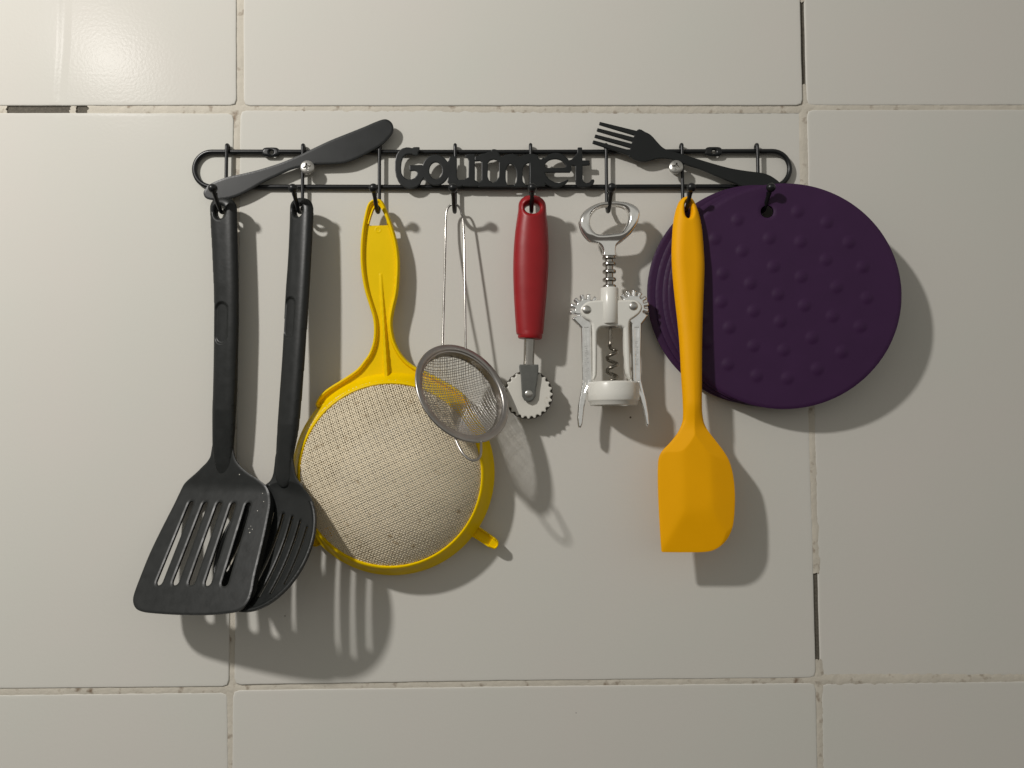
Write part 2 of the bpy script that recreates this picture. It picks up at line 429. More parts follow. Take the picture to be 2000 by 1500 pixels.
# ================================================================== the rack
K = .3984                      # mm per photo pixel on the wall
rack = thing('utensil_rack', 'black wire utensil rack with knife, fork and Gourmet lettering screwed to the tiled wall', 'wall rack', P(960, 330, 0))
def arc_px(cx, cy, r, a0, a1, n=18):
    return [(cx + r * math.cos(math.radians(a0 + (a1 - a0) * k / n)), cy + r * math.sin(math.radians(a0 + (a1 - a0) * k / n))) for k in range(n + 1)]
def P3(l, d): return [P(x, y, d) for x, y in l]
low = [(517, 297), (470, 297)] + arc_px(414, 331, 34, 270, 90) + [(600, 365.3), (960, 366), (1300, 364.8)] + arc_px(1508, 330, 34.3, 90, -90) + [(1450, 295.8), (1406, 296)]
up = [(541, 297), (700, 297.3), (960, 297.5), (1200, 296.8), (1381, 296)]
part('rail_frame', join(tube(P3(low, 2.2), 1.95, 14), tube(P3(up, 2.2), 1.95, 14)), M_BLACKMETAL, rack)

fr0 = Frame(P(960, 330, 3.2), (0, -1, 0))
def flat(t, b=.25):
    return lambda u, v, so, sh: np.full_like(u, t / 2) - b * np.clip(1 - np.minimum(so, sh) / .5, 0, 1) ** 2, lambda u, v, so, sh: np.full_like(u, -t / 2)
for x, y in ((529, 297), (1393.5, 296)):
    q = smooth([(x - 17, y - 3), (x - 12, y - 8), (x, y - 8.8), (x + 12, y - 8), (x + 17, y - 3), (x + 17, y + 3), (x + 12, y + 8), (x, y + 8.8), (x - 12, y + 8), (x - 17, y + 3)])
    hl = ellipse(x + 1, y + .8, 4.2, 4.2, 20)
    part('mounting_tab', plate(fr0, [fr0.poly(q)], [fr0.poly(hl)], .3, lambda u, v, so, sh: .2 + .9 * np.sqrt(np.clip(np.minimum(so, sh * 1.6) / 1.8, 0, 1)), lambda u, v, so, sh: np.full_like(u, -1.2)), M_BLACKMETAL, rack)

# hooks: one shape, eight copies sharing its mesh
def ZW(ypx): return P(960, ypx, 0)[2]
prof = [(.9, 291.5), (1.2, 288.5), (2.6, 286), (4.4, 287), (5.3, 291), (5.3, 310), (5.3, 350), (5.5, 402)]
prof += [(6.6, 411), (8.2, 417.5), (11, 421.5), (14.2, 422.5), (17.2, 420), (20, 415.5), (25, 405.5), (31, 393.5)]
pp = smooth([(d, (ZW(y) - ZW(330)) * 1000) for d, y in prof], closed=False, n=4)
hx = P(889, 340, 5.3)[0]
hv, hf = tube(np.array([(hx, -d / 1000, ZW(330) + z / 1000) for d, z in pp]), np.interp([d for d, z in pp], [0, 6.5, 14, 31], [1.32, 1.35, 1.6, 1.6]), 12)
bv, bf = join(ball((hx, -.0318, ZW(391.8)), 3.45, 22, 14), lathe((hx, -.0275, ZW(399)), (0, -.6, .8), [(-2.2, 1.3), (-1.4, 1.75), (.5, 2.0)], 14))
hook0 = part('hook', (hv, hf), M_BLACKMETAL, rack); ball0 = part('ball_tip', (bv, bf), M_BLACKMETAL, hook0)
for x in (442, 591, 741, 1036.7, 1184.5, 1332.8, 1480.5):
    h = hook0.copy(); COL.objects.link(h); h.parent = rack; h.location.x = P(x, 340, 5.3)[0] - hx
    h.rotation_euler = (0, random.uniform(-.004, .004), 0)
    b = ball0.copy(); COL.objects.link(b); b.parent = h

frp = Frame(P(960, 330, 7.2), (0, -1, 0))
def zoomed(ox, oy, s, pts): return [(ox + a / s, oy + b / s) for a, b in pts]
knife = zoomed(360, 220, 4.545, [(1780, 60), (1828, 78), (1855, 120), (1848, 180), (1803, 238), (1740, 295), (1645, 350), (1560, 395), (1460, 436), (1370, 453), (1260, 458),
    (1150, 462), (1050, 480), (950, 505), (860, 545), (700, 620), (560, 700), (440, 752), (330, 772), (255, 775), (192, 760), (172, 712), (195, 670), (240, 630), (370, 577),
    (500, 548), (650, 512), (850, 450), (1030, 376), (1140, 322), (1300, 247), (1450, 187), (1600, 127), (1705, 82)])
part('knife_ornament', plate(frp, [frp.poly(smooth(knife, n=4))], [], .55, *flat(1.4)), M_PLATE, rack)
def ZC(*p): return zoomed(1140, 220, 4.545, p)
fhead = ZC((470, 160), (550, 176), (600, 205), (650, 260), (690, 303), (725, 325), (770, 342), (860, 366), (940, 390), (1000, 410), (1150, 455), (1300, 495), (1450, 520), (1570, 535), (1640, 555),
    (1700, 590), (1738, 628), (1700, 655), (1560, 668), (1450, 663), (1400, 655), (1340, 628), (1200, 575), (1050, 510), (900, 460), (800, 420), (720, 408), (650, 410), (600, 425), (540, 436),
    (480, 430), (425, 402), (400, 370))
def tine(a, b, wa, wb):
    a, b = np.array(ZC(a)[0]), np.array(ZC(b)[0]); d = unit(b - a); n = np.array([-d[1], d[0]])
    return np.array([a + n * wa, b + n * wb, b - n * wb, a - n * wa])
tines = [tine((138, 96), (520, 200), 2.9, 5.2), tine((118, 152), (520, 262), 3.1, 4.6), tine((98, 208), (500, 318), 3.1, 4.6), tine((80, 260), (470, 378), 3.2, 5.6)]
part('fork_ornament', plate(frp, [frp.poly(smooth(fhead, n=4))] + [frp.poly(t) for t in tines], [], .32, *flat(1.4)), M_PLATE, rack)

# lettering, one pierced plate reading Gourmet
def ZB(p): return [(740 + a / 4.348, 260 + b / 4.348) for a, b in p]      # strip seen enlarged
def Z1(p): return [(760 + a / 12.5, 280 + b / 12.5) for a, b in p]
def Z2(p): return [(890 + a / 12.5, 280 + b / 12.5) for a, b in p]
def Z3(p): return [(1020 + a / 12.5, 280 + b / 12.5) for a, b in p]
outG = Z1([(745, 100), (745, 190), (715, 215), (700, 300), (620, 300), (560, 268), (470, 262), (400, 285), (340, 350), (305, 450), (290, 600), (300, 720), (340, 800), (400, 860), (470, 885), (540, 885),
    (620, 850), (670, 790), (690, 730), (670, 690), (620, 670), (520, 680), (500, 660), (500, 545), (520, 538), (800, 530), (850, 560), (850, 850), (790, 930), (760, 1000), (690, 1060), (600, 1100),
    (480, 1110), (380, 1080), (290, 1020), (220, 930), (170, 810), (145, 650), (145, 450), (180, 290), (240, 190), (320, 130), (420, 102), (500, 105), (560, 122), (600, 100), (680, 95)])
outO = Z1(ellipse(1140, 655, 335, 378, 48)); holO = Z1(ellipse(1140, 670, 158, 205, 40))
letters_out = [outG, outO,
    # u: left foot and its cup
    Z1([(1480, 320), (1640, 320), (1655, 400), (1655, 820), (1700, 900), (1830, 890), (1940, 830), (1960, 900), (1960, 1000), (1850, 1000), (1760, 1060), (1600, 1075), (1500, 1040), (1420, 940), (1440, 860), (1400, 700), (1400, 470), (1450, 430), (1465, 380)]),
    # u right stem with serifs
    Z2([(235, 300), (300, 265), (470, 262), (470, 900), (570, 960), (560, 1050), (480, 1060), (330, 1060), (180, 1050), (170, 960), (310, 840), (315, 430), (290, 370), (240, 335)]),
    # r stem, arm and drop
    Z2([(560, 300), (620, 262), (760, 240), (790, 450), (780, 820), (820, 910), (900, 960), (900, 1070), (560, 1070), (560, 960), (635, 900), (635, 470), (600, 430), (470, 440), (470, 330), (520, 310)]),
    Z2([(700, 260), (800, 210), (870, 190), (880, 155), (940, 145), (1000, 160), (1030, 200), (1080, 300), (1130, 340), (1140, 520), (1060, 470), (1000, 410), (930, 395), (840, 420), (770, 500), (740, 400)]),
    # m
    Z2([(1060, 330), (1120, 330), (1200, 290), (1330, 262), (1460, 270), (1570, 330), (1660, 290), (1760, 262), (1900, 262), (2010, 300), (2030, 540), (2030, 1075), (900, 1070), (900, 970), (980, 930), (1050, 830), (1060, 700)]),
    Z3([(240, 262), (340, 300), (420, 390), (470, 390), (540, 330), (560, 1060), (235, 1060), (235, 262)]),
    # e
    Z3(ellipse(820, 660, 385, 425, 48)),
    # t
    Z3([(1350, 105), (1460, 105), (1468, 420), (1640, 425), (1655, 520), (1640, 540), (1470, 542), (1475, 880), (1500, 940), (1560, 975), (1640, 950), (1690, 890), (1740, 882), (1765, 920), (1740, 990), (1660, 1060), (1500, 1080),
        (1360, 1060), (1300, 980), (1295, 600), (1260, 545), (1130, 545), (1100, 480), (1110, 425), (1200, 400), (1290, 310), (1345, 230)])]
e_holes = [Z3(smooth([(555, 520), (640, 430), (740, 395), (850, 390), (960, 430), (1050, 520), (1060, 565), (1020, 600), (800, 602), (600, 600)], n=4)),
           Z3([(550, 715), (1165, 715), (1260, 560), (1300, 560), (1290, 1015), (1105, 1015), (1130, 900), (1100, 885), (1020, 930), (900, 970), (780, 950), (660, 880), (580, 790)])]
e_holes += [Z2(smooth([(1225, 700), (1250, 590), (1320, 505), (1390, 530), (1455, 610), (1485, 720), (1480, 930), (1432, 1005), (1410, 1035), (1275, 1035), (1250, 980), (1225, 900)], n=4)),
            Z2(smooth([(1637, 700), (1650, 600), (1710, 520), (1780, 485), (1810, 540), (1810, 1000), (1790, 1035), (1705, 1035), (1690, 990), (1637, 920)], n=4))]
LP = [frp.poly(l) for l in letters_out]
part('lettering', plate(frp, LP, [frp.poly(holO)] + [frp.poly(h) for h in e_holes], .26, *flat(1.4, .2)), M_PLATE, rack)

# ================================================================== the two screws
def screw(x, y, label, tilt):
    o = thing('screw', label, 'screw', P(x, y, 0), 'screws holding the rack')
    n = unit(np.array([tilt[0], -1, tilt[1]])); fr = Frame(P(x, y, 8.6), n); R = 5.3
    rot = tilt[2]
    def front(u, v, so, sh):
        r = np.sqrt(u * u + v * v); dome = 1.1 + 1.9 * np.sqrt(np.clip(1 - (r / (R * 1.06)) ** 2, 0, 1))
        a = u * math.cos(rot) + v * math.sin(rot); b = -u * math.sin(rot) + v * math.cos(rot)
        cross = np.minimum(np.maximum(np.abs(a) - 2.9, np.abs(b) - .95 + .2 * np.abs(a)), np.maximum(np.abs(b) - 2.9, np.abs(a) - .95 + .2 * np.abs(b)))
        return dome - 2.0 * np.clip(-cross / .22 + .5, 0, 1)
    V1 = plate(fr, [ellipse(0, 0, R, R, 64)], [], .2, front, lambda u, v, so, sh: np.full_like(u, -.4))
    part('head', V1, M_ZINC, o, angle=50)
    part('shank', lathe(fr.O, -n, [(0, 2.2), (4, 2.2), (6, 2.2), (8.5, 2.1)], 20), M_ZINC, o)
screw(601, 328, 'left zinc cross-head screw below the knife ornament', (.05, .03, .25))
screw(1320, 327.5, 'right zinc cross-head screw under the fork ornament', (-.12, .06, -.2))

# ================================================================== helpers for moulded things
def pw(px, p=2.):
    """rounded profile rising from 0 at the edge to 1 at distance w"""
    return lambda s, w: (1 - (1 - np.clip(s / w, 0, 1)) ** p) ** (1 / p)
RP = pw(0, 2.); RP25 = pw(0, 2.4)
def sstep(x): x = np.clip(x, 0, 1); return x * x * (3 - 2 * x)

# ------------------------------------------------------------------ slotted turner
tx = thing('slotted_turner', 'black nylon slotted turner hanging from the leftmost hook in front of the slotted spoon', 'spatula', P(437, 395, 12))
fh = frame3((437, 400, 11.5), (437, 900, 12.5), (463, 400, 14.5))
hL = [(412.5, 405), (413, 425), (414, 450), (416, 484), (418, 530), (420, 580), (420, 653), (419, 727), (417, 796), (415.6, 850), (416, 885), (420.5, 913), (428, 927), (437, 931)]
hR = [(446, 927), (452, 915), (455, 890), (457.5, 860), (459.6, 831), (463, 761), (465, 692), (466.5, 623), (466, 553), (464.5, 484), (463, 430), (462.5, 405), (457, 394), (448, 388), (437, 386), (426, 388), (417, 394)]
ho = fh.poly(smooth(hL + hR, n=4)); hh = fh.poly(ellipse(434, 415.5, 10.5, 13, 32))
rc = fh.uv(438.5, 632); vt = fh.uv(437, 800)[1]; vb = fh.uv(437, 925)[1]
def recess(u, v, c, hw, hh_, dep):
    dx = np.abs(u - c[0]); dy = np.maximum(np.abs(v - c[1]) - (hh_ - hw), 0); d = np.sqrt(dx * dx + dy * dy) - hw
    return dep * sstep(-d / 1.6)
def mk_handle(c, T, vt, vb, hw, hh_, w):
    def front(u, v, so, sh):
        k = np.clip((v - vb) / (vt - vb), 0, 1)
        t = RP25(so, w) * (T * (.35 + .65 * k)) * (.55 + .45 * RP(sh, 3.0))
        return t - recess(u, v, c, hw, hh_, 1.5) + .15
    def back(u, v, so, sh):
        k = np.clip((v - vb) / (vt - vb), 0, 1)
        return -RP25(so, w) * (2.8 * (.3 + .7 * k)) * (.6 + .4 * RP(sh, 2.5)) - .15
    return front, back
f_, b_ = mk_handle(rc, 4.6, vt, vb, 6.1, 16.3, 8.6)
part('handle', plate(fh, [ho], [hh], .62, f_, b_), M_BLACKPLASTIC, tx, angle=60)

fb = frame3((300, 1150, 36), (470, 1150, 58), (440, 955, 14))
bo = [(424, 856), (417, 868), (414.5, 880), (412, 893), (405, 904), (397, 912), (385, 924), (369, 938), (360, 948), (351, 966), (340, 989), (317, 1034), (294, 1082), (274, 1131.6), (264, 1159), (261.5, 1173), (264.5, 1185), (274, 1193.5),
      (297, 1197.5), (353, 1201), (410, 1201), (452, 1197), (471, 1191), (485, 1177), (493, 1157), (499, 1125), (508, 1088), (518, 1045), (526, 1005), (529, 985), (528, 967), (523, 954), (514, 944), (500, 933.5), (487, 925.5),
      (473, 914), (462, 900), (457, 884), (455, 868), (448, 856)]
vf = fb.uv(440, 957)[1]; ur = fb.uv(500, 1000)[0]
def bbase(u, v):
    x = v - vf; return .42 * np.where(x > 4, x, np.where(x < -4, 0, (x + 4) ** 2 / 16.)) 
bpoly = poly_on(fb, smooth(bo, n=4), bbase)
sl = [((374, 985), (313.5, 1136)), ((401.5, 986.5), (345, 1136)), ((429, 986.5), (376.5, 1136)), ((456.5, 987.5), (408, 1137)), ((485.5, 988), (441, 1138))]
slots = [capsule(fb.uv(*a), fb.uv(*b), 2.45, 8, 2.9) for a, b in sl]
def bfront(u, v, so, sh):
    s = np.minimum(so, sh); return 1.3 - .42 * np.clip(1 - s / 1.7, 0, 1) ** 2
def bback(u, v, so, sh):
    lip = sstep((2.4 - so) / 1.0) * sstep((u - ur + 12 - (vf - v) * -.27) / 8) * sstep((v - vf + 82) / 12)
    return -.7 - 3.6 * lip
part('blade', plate(fb, [bpoly], slots, .5, bfront, bback, bbase), M_BLACKPLASTIC, tx, angle=45)

cr_ = []
for x, y, r in ((490, 1041.5, .5), (495, 1035, .35), (492, 1029, .3), (476.5, 932.5, .45), (505, 999, .4), (517, 981, .35), (515, 965, .35), (488, 1034, .25)):
    q = fb.uv(x, y); w = bbase(np.array([q[0]]), np.array([q[1]]))[0] + 1.3
    cr_.append(ball(fb.W(q[0], q[1], w), r, 8, 6, (1, .6, 1)))
part('food_crumbs', join(*cr_), M_WHITEPL, tx, kind='stuff')

# ------------------------------------------------------------------ slotted spoon
sp = thing('slotted_spoon', 'black nylon slotted spoon on the second hook, its bowl half behind the turner', 'spoon', P(590, 395, 16))
fh = frame3((590, 400, 15.5), (553, 925, 27.5), (611, 400, 20))
hL = [(571, 400), (569.4, 415), (568, 457), (565, 515), (561, 573), (558, 631), (555, 689), (551, 747), (545.5, 825), (541, 883), (539, 915), (540, 938), (546, 950), (554, 954)]
hR = [(563, 950), (569, 938), (571, 915), (575, 883), (582, 844), (588, 786), (594, 709), (599.6, 631), (603.5, 573), (607, 515), (610, 457), (611.7, 415), (610, 399), (603, 390), (591, 386.5), (579, 390)]
ho = fh.poly(smooth(hL + hR, n=4)); hh = fh.poly(ellipse(587, 413.5, 9.5, 12.5, 32))
rc = fh.uv(572, 622); vt = fh.uv(562, 830)[1]; vb = fh.uv(554, 948)[1]
f_, b_ = mk_handle(rc, 4.8, vt, vb, 5.7, 15.8, 8.2)
part('handle', plate(fh, [ho], [hh], .62, f_, b_), M_BLACKPLASTIC, sp, angle=60)
RA, RB = 38.9, 47.3
def sbase(u, v):
    r2 = np.clip((u / RA) ** 2 + (v / RB) ** 2, 0, 1); x = np.clip(v - RB + 9, 0, 99)
    return -9.5 * (1 - r2) + .40 * np.where(x > 10, x - 5, x * x / 20.)
fs = Frame((.0381, -.0445, -.3345), (-.3332, -.8493, .4094), (.3884, .2720, .8804))
neck = list(poly_on(fs, [(562, 874), (570, 886), (573, 904), (576.5, 924), (581, 936), (590, 947)], sbase))
neckl = list(poly_on(fs, [(519, 948), (529, 940), (535, 926), (537.5, 908), (540, 888), (547, 874)], sbase))
def ang_of(q): return math.atan2(q[1] / RB, q[0] / RA)
a0, a1 = ang_of(fs.uv(597, 956)), ang_of(fs.uv(508, 955))
el = [(RA * math.cos(a), RB * math.sin(a)) for a in np.linspace(a0, a1 - 2 * math.pi, 60)]
sop = np.array(smooth(np.vstack([neck, el, neckl]), n=3))
sls = []
for k in range(-3, 4):
    u = k * 8.8 + .4; m = math.sqrt(max(1 - (u / 34.) ** 2, .02))
    ta = .14; ru = lambda a, b: (a * math.cos(ta) - b * math.sin(ta) * -1 * -1, a * math.sin(ta) + b * math.cos(ta))
    sls.append(capsule(ru(u, 24.5 * (.35 + .65 * m)), ru(u, -35 * m), 1.15, 6))
def sfront(u, v, so, sh):
    return 1.2 + .8 * np.clip(1 - (so - 1.5) ** 2 / 2.3, 0, 1) * (v < RB - 8) - .3 * np.clip(1 - np.minimum(so, sh) / 1.2, 0, 1) ** 2
part('bowl', plate(fs, [sop], sls, .46, sfront, lambda u, v, so, sh: np.full_like(u, -1.0), sbase), M_BLACKPLASTIC, sp, angle=50)

# ------------------------------------------------------------------ big yellow strainer
st = thing('large_strainer', 'large yellow plastic strainer with cream mesh hanging from the third hook', 'strainer', P(742, 400, 12))
cy = P(769, 924, 10); cy3 = cy.copy(); cy3[1] = 0
def rr(lst): return [(d, r) for r, d in lst]
rp = [(72.6, 6.5), (75.6, 6.8), (76.6, 8), (76.7, 10.5), (76.0, 12), (74.8, 13.2), (72.7, 17), (70.4, 22), (69.1, 25), (68.4, 26.0), (67.5, 26.2), (66.7, 25.4), (66.8, 23.5), (71.2, 12), (72.0, 8)]
part('rim', lathe(cy3, (0, -1, 0), rr(rp), 160, closed=True), M_YPLASTIC, st, angle=50)
fy = frame3((740, 400, 11.5), (740, 700, 10.5), (780, 400, 11.5))
hl = [(736, 389.5), (726, 392.5), (719, 400), (714, 416), (708, 447), (705, 481), (705, 514), (708, 543), (714, 572), (723, 601), (729, 622), (731, 644), (729, 668), (721.6, 690), (712, 704), (697, 722),
      (668, 742), (650, 753), (632, 766), (622, 778), (617, 792), (628, 798), (650, 785), (682, 766), (722, 752), (769, 746), (816, 752), (856, 766), (888, 785), (910, 798), (921, 792), (912, 776), (890, 757), (862, 741), (835, 727),
      (815, 718), (799, 707), (784, 690), (773, 668), (768, 646), (767, 627), (771, 603), (777, 577), (780, 548), (781, 514), (778, 483), (772, 457), (765, 435), (757.6, 415), (751.6, 400), (745.6, 392)]
ho = fy.poly(smooth(hl, n=3)); hh = fy.poly(smooth([(737, 401), (742, 404), (747, 412), (753, 424), (756, 432), (756.5, 438), (755, 440.5), (738, 441), (722.5, 441), (721.5, 438), (724, 428), (730, 411)], n=3))
ra = fy.uv(744, 536); rb_ = fy.uv(756.5, 742); cm = fy.uv(739, 449.5)
def yfront(u, v, so, sh):
    w = 1.0 + 3.2 * np.clip(1 - ((so - 1.5) / 1.55) ** 2, 0, 1) ** .5
    w = np.where(so < 1.5, np.maximum(w, 1.0 + 3.2 * np.sqrt(np.clip(so / 1.5, 0, 1))), w)
    t = np.clip((ra[1] - v) / (ra[1] - rb_[1]), 0, 1); uc = ra[0] + (rb_[0] - ra[0]) * t; hw = .25 + 1.1 * t
    rib = np.clip(1 - np.abs(u - uc) / (hw + .9), 0, 1) * (.5 + 5.2 * t) * (v < ra[1])
    rib = np.minimum(rib * 1.6, .4 + 4.0 * t) * (v < ra[1])
    cr_ = .3 * np.clip(1 - np.abs(np.hypot(u - cm[0], v - cm[1]) - 2.0) / .5, 0, 1)
    hr = 2.2 * sstep((1.7 - sh) / 1.2) * (v > cm[1] + 4)
    return np.maximum(np.maximum(w, 1 + rib), 1 + hr) + cr_
part('handle', plate(fy, [ho], [hh], .42, yfront, lambda u, v, so, sh: np.full_like(u, -1.1)), M_YPLASTIC, st, angle=50)
for pts, d in (([(915, 1028), (935, 1042), (955, 1055), (972, 1066)], 8), ([(650, 1035), (634, 1045), (621, 1055), (612, 1062)], 8)):
    a, b = P(*pts[0], d), P(*pts[-1], d); ax = unit(b - a); n = np.array([0, -1., 0]); side = np.cross(ax, n); L = np.linalg.norm(b - a) * 1000
    frt = Frame(a, n, ax); q = np.array([(-4.4, 0), (-4, L - 5), (-3.2, L - 1.5), (-1.6, L), (1.6, L), (3.2, L - 1.5), (4, L - 5), (4.4, 0)])
    part('rest_tab', plate(frt, [q], [], .4, lambda u, v, so, sh, L=L: 1.2 + 2.6 * sstep((1.5 - np.minimum(so, 99)) / .9 + 0) + 1.6 * (v > L - 6) * RP(so, 3), lambda u, v, so, sh: np.full_like(u, -1.5)), M_YPLASTIC, st, angle=50)

def woven(fr, R, pitch, rad, depth, amp, rot, step=None):
    """two families of real wires crossing over and under on the bowl surface depth(r)"""
    Vs, Fs, o = [], [], 0
    c, s = math.cos(rot), math.sin(rot); n = int(R / pitch) + 1
    for fam in (0, 1):
        for i in range(-n, n + 1):
            off = i * pitch + (pitch * .13 * math.sin(i * 1.7 + fam))
            if abs(off) >= R - .3: continue
            h = math.sqrt(R * R - off * off); m = int(h / pitch)
            if m < 1: continue
            xs = np.r_[-h, np.arange(-m, m + 1) * pitch, h]; wig = .12 * pitch * np.sin(xs * .11 + i * .35)
            sg = np.r_[0, ((np.arange(-m, m + 1) + i + fam) % 2) * 2. - 1, 0]
            a, b = (xs, off + wig) if fam == 0 else (off + wig, xs)
            u, v = a * c - b * s, a * s + b * c; r = np.minimum(np.hypot(u, v), R)
            dz, dn = depth(r), (depth(r + .05) - depth(r - .05)) / .1
            p = np.c_[u, v, dz]; rr_ = np.maximum(r, 1e-6); nn = np.c_[-dn * u / rr_, -dn * v / rr_, np.ones_like(u)]
            nn /= np.linalg.norm(nn, axis=1)[:, None]; p = p + nn * (sg * amp)[:, None]
            T = np.gradient(p, axis=0); T /= np.linalg.norm(T, axis=1)[:, None]; B = np.cross(T, nn); B /= np.linalg.norm(B, axis=1)[:, None]
            N2 = np.cross(B, T); k = 5; ang = np.linspace(0, 2 * np.pi, k, endpoint=False)
            V = p[:, None] + rad * (np.cos(ang)[None, :, None] * N2[:, None] + np.sin(ang)[None, :, None] * B[:, None])
            V = V.reshape(-1, 3); q = len(p)
            I = np.arange(q - 1)[:, None] * k; J = np.arange(k)[None]; J2 = (J + 1) % k
            F = np.stack([I + J, I + J2, I + k + J2, I + k + J], -1).reshape(-1, 4)
            Vs.append(fr.W(V[:, 0], V[:, 1], V[:, 2])); Fs.append(F + o); o += len(V)
    return np.vstack(Vs), np.vstack(Fs)
fm = Frame(cy3 + np.array([-.0006, 0, .0006]), (0, -1, 0))
part('mesh', woven(fm, 69.2, 1.50, .385, lambda r: 22.5 + 25 * (1 - np.clip(r / 69.2, 0, 1) ** 2.3), .34, .42), M_NYLON, st, kind='stuff', angle=180)

# ------------------------------------------------------------------ small steel strainer
ss = thing('small_strainer', 'small stainless steel mesh strainer dangling from the fourth hook over the yellow strainer', 'strainer', P(887, 402, 11))
SC = np.array([.1793, -.04496, -.22725]); SN = unit(np.array([.5588, -.7202, .4111])); SR = 39.15
fsm = Frame(SC, SN)
rp = [(0.0, SR), (.5, SR - .3), (.7, SR - .9), (.55, 35.6), (.2, 34.7), (-.7, 34.0), (-6.6, 33.1), (-7.0, 32.8), (-6.6, 32.4), (-.8, 33.3), (-.4, 34.4), (-.35, SR - 1), (-.7, SR - .5), (-.5, SR)]
part('rim', lathe(SC, SN, rp, 120, closed=True), M_STEEL, ss, angle=60)
part('mesh', woven(fsm, 33.0, 1.76, .265, lambda r: -6.0 - 12.5 * (1 - np.clip(r / 33.0, 0, 1) ** 2.2), .2, .12), M_STEELMESH, ss, kind='stuff', angle=180)
lp = [(864.5, 674, 34), (867.5, 570, 22), (870, 470, 12.5), (871, 425, 10.5), (873.5, 409, 10), (879.5, 401, 10), (887, 399, 10.5), (894.5, 402, 10), (900, 411, 10), (904, 427, 10.5), (906.5, 470, 12.5), (908, 570, 19), (909.5, 682, 26)]
part('handle', tube(smooth([P(*q) for q in lp], closed=False, n=6), .82, 12), M_WIRE, ss)
lp = [(888, 852, 63), (894, 868, 66), (903, 884, 69), (914, 895, 70.5), (926, 899.5, 71), (936, 894, 69), (939.5, 882, 64), (939.5, 862, 57)]
part('rest_loop', tube(smooth([P(*q) for q in lp], closed=False, n=6), .85, 12), M_STEEL, ss)

# ------------------------------------------------------------------ pastry wheel
pc = thing('pastry_wheel', 'fluted white pastry wheel with a red plastic handle on the fifth hook', 'pastry cutter', P(1038, 400, 18))
fp = frame3((1038, 400, 17.5), (1036, 650, 16.5), (1070, 400, 17.5))
hl = [(1013, 398), (1012, 412), (1007, 446), (1003.6, 482), (1002.3, 522), (1003, 562), (1005, 602), (1007, 632), (1008.5, 650), (1012, 653), (1036, 656), (1058, 653), (1061, 650), (1064.5, 610), (1068, 570), (1071, 522), (1071.6, 482),
      (1070, 446), (1067.6, 420), (1066, 400), (1061, 390), (1052, 384), (1039, 381.5), (1027, 383), (1018, 389)]
ho = fp.poly(smooth(hl, n=4)); hh = fp.poly(ellipse(1039.5, 409, 15, 11, 36))
eL_ = fp.poly(hl[1:9]); eR_ = fp.poly(hl[12:20])[::-1]
def rs_(u, v, so):
    l_ = np.interp(-v, -eL_[:, 1], eL_[:, 0]); r_ = np.interp(-v, -eR_[::-1][::-1][:, 1], eR_[:, 0])
    s2 = np.maximum(np.minimum(u - l_, r_ - u), 0) * 12.6 / ((r_ - l_) / 2)
    k = sstep((v + 8) / 10.); return so * k + s2 * (1 - k)
part('handle', plate(fp, [ho], [hh], .6, lambda u, v, so, sh: 8.6 * RP(rs_(u, v, so), 12.6) * (.45 + .55 * RP(sh, 3.6)) + .2, lambda u, v, so, sh: -8.2 * RP(rs_(u, v, so), 12.6) * (.6 + .4 * RP(sh, 3)) - .2), M_RED, pc, angle=70)
def cyl_between(a, b, prof, k=40):
    A, B = P(*a), P(*b); ax = B - A; L = np.linalg.norm(ax) * 1000
    return lathe(A, ax, [(t * L, r) for t, r in prof], k)
part('collar', cyl_between((1035.5, 648, 16.5), (1035, 662, 16.4), [(0, 9.2), (.4, 9.3), (.8, 9.2), (.95, 8.8), (1, 8), (1, 3)]), M_RED, pc)
part('shaft', cyl_between((1034.5, 655, 16.4), (1032.5, 713, 15.8), [(0, 4.2), (.2, 4.25), (.85, 4.0), (.93, 4.15), (1, 4.2)]), M_WIRE, pc)
wc = P(1032, 770.5, 15.5); fw = Frame(wc, (.0, -1, .03))
bk = [(1014, 712), (1015, 721), (1017, 735), (1018.5, 760), (1019.6, 774), (1024, 782), (1032.5, 785.5), (1041, 782), (1045.5, 774), (1047, 758), (1050, 740), (1051.8, 722), (1051.6, 712)]
fbk = Frame(P(1032, 750, 19.5), (.0, -1, .03))
bo = fbk.poly(bk)
part('bracket', join(plate(fbk, [bo], [], .35, *flat(1.5, .4)),
    plate(Frame(fbk.O - fbk.N * .0078, fbk.N), [bo], [], .5, *flat(1.4, .3)),
    plate(Frame(fbk.O - fbk.N * .0039, fbk.N), [fbk.poly([(1014.5, 712), (1016, 721), (1050, 721), (1051.4, 712)])], [], .5, *flat(9.0, .3))), M_GREYCAST, pc, angle=50)
a = np.linspace(0, 2 * np.pi, 24 * 14, endpoint=False); NT = 24; RW = 47.2 * K * .973
ph = (a * NT / (2 * np.pi)) % 1.; cut = np.sqrt(np.clip(1 - ((ph - .5) / .33) ** 2, 0, 1))
wo_ = np.c_[(RW - 1.75 * cut) * np.cos(a), (RW - 1.75 * cut) * np.sin(a)]
part('wheel', plate(fw, [wo_], [], .3, lambda u, v, so, sh: 1.3 - .3 * np.clip(1 - so / .5, 0, 1), lambda u, v, so, sh: np.full_like(u, -.4)), M_WHITEPL, pc, angle=50)
wr = RW + .55 - .35 * cut
part('fluted_edge', plate(fw, [np.c_[wr * np.cos(a), wr * np.sin(a)]], [], .4, lambda u, v, so, sh: np.full_like(u, -.45), lambda u, v, so, sh: np.full_like(u, -2.0)), M_DARKRIM, pc, angle=50)
def dome(c, n, r, h, k=28):
    pr = [(-1.5, r), (0, r)] + [(h * math.sin(t), r * math.cos(t)) for t in np.linspace(.15, math.pi / 2 - .01, 7)]
    return lathe(c, n, pr, k)
part('rivet', dome(P(1032.6, 769.5, 20.2), (0, -1, 0), 3.0, .9), M_ZINC, pc)

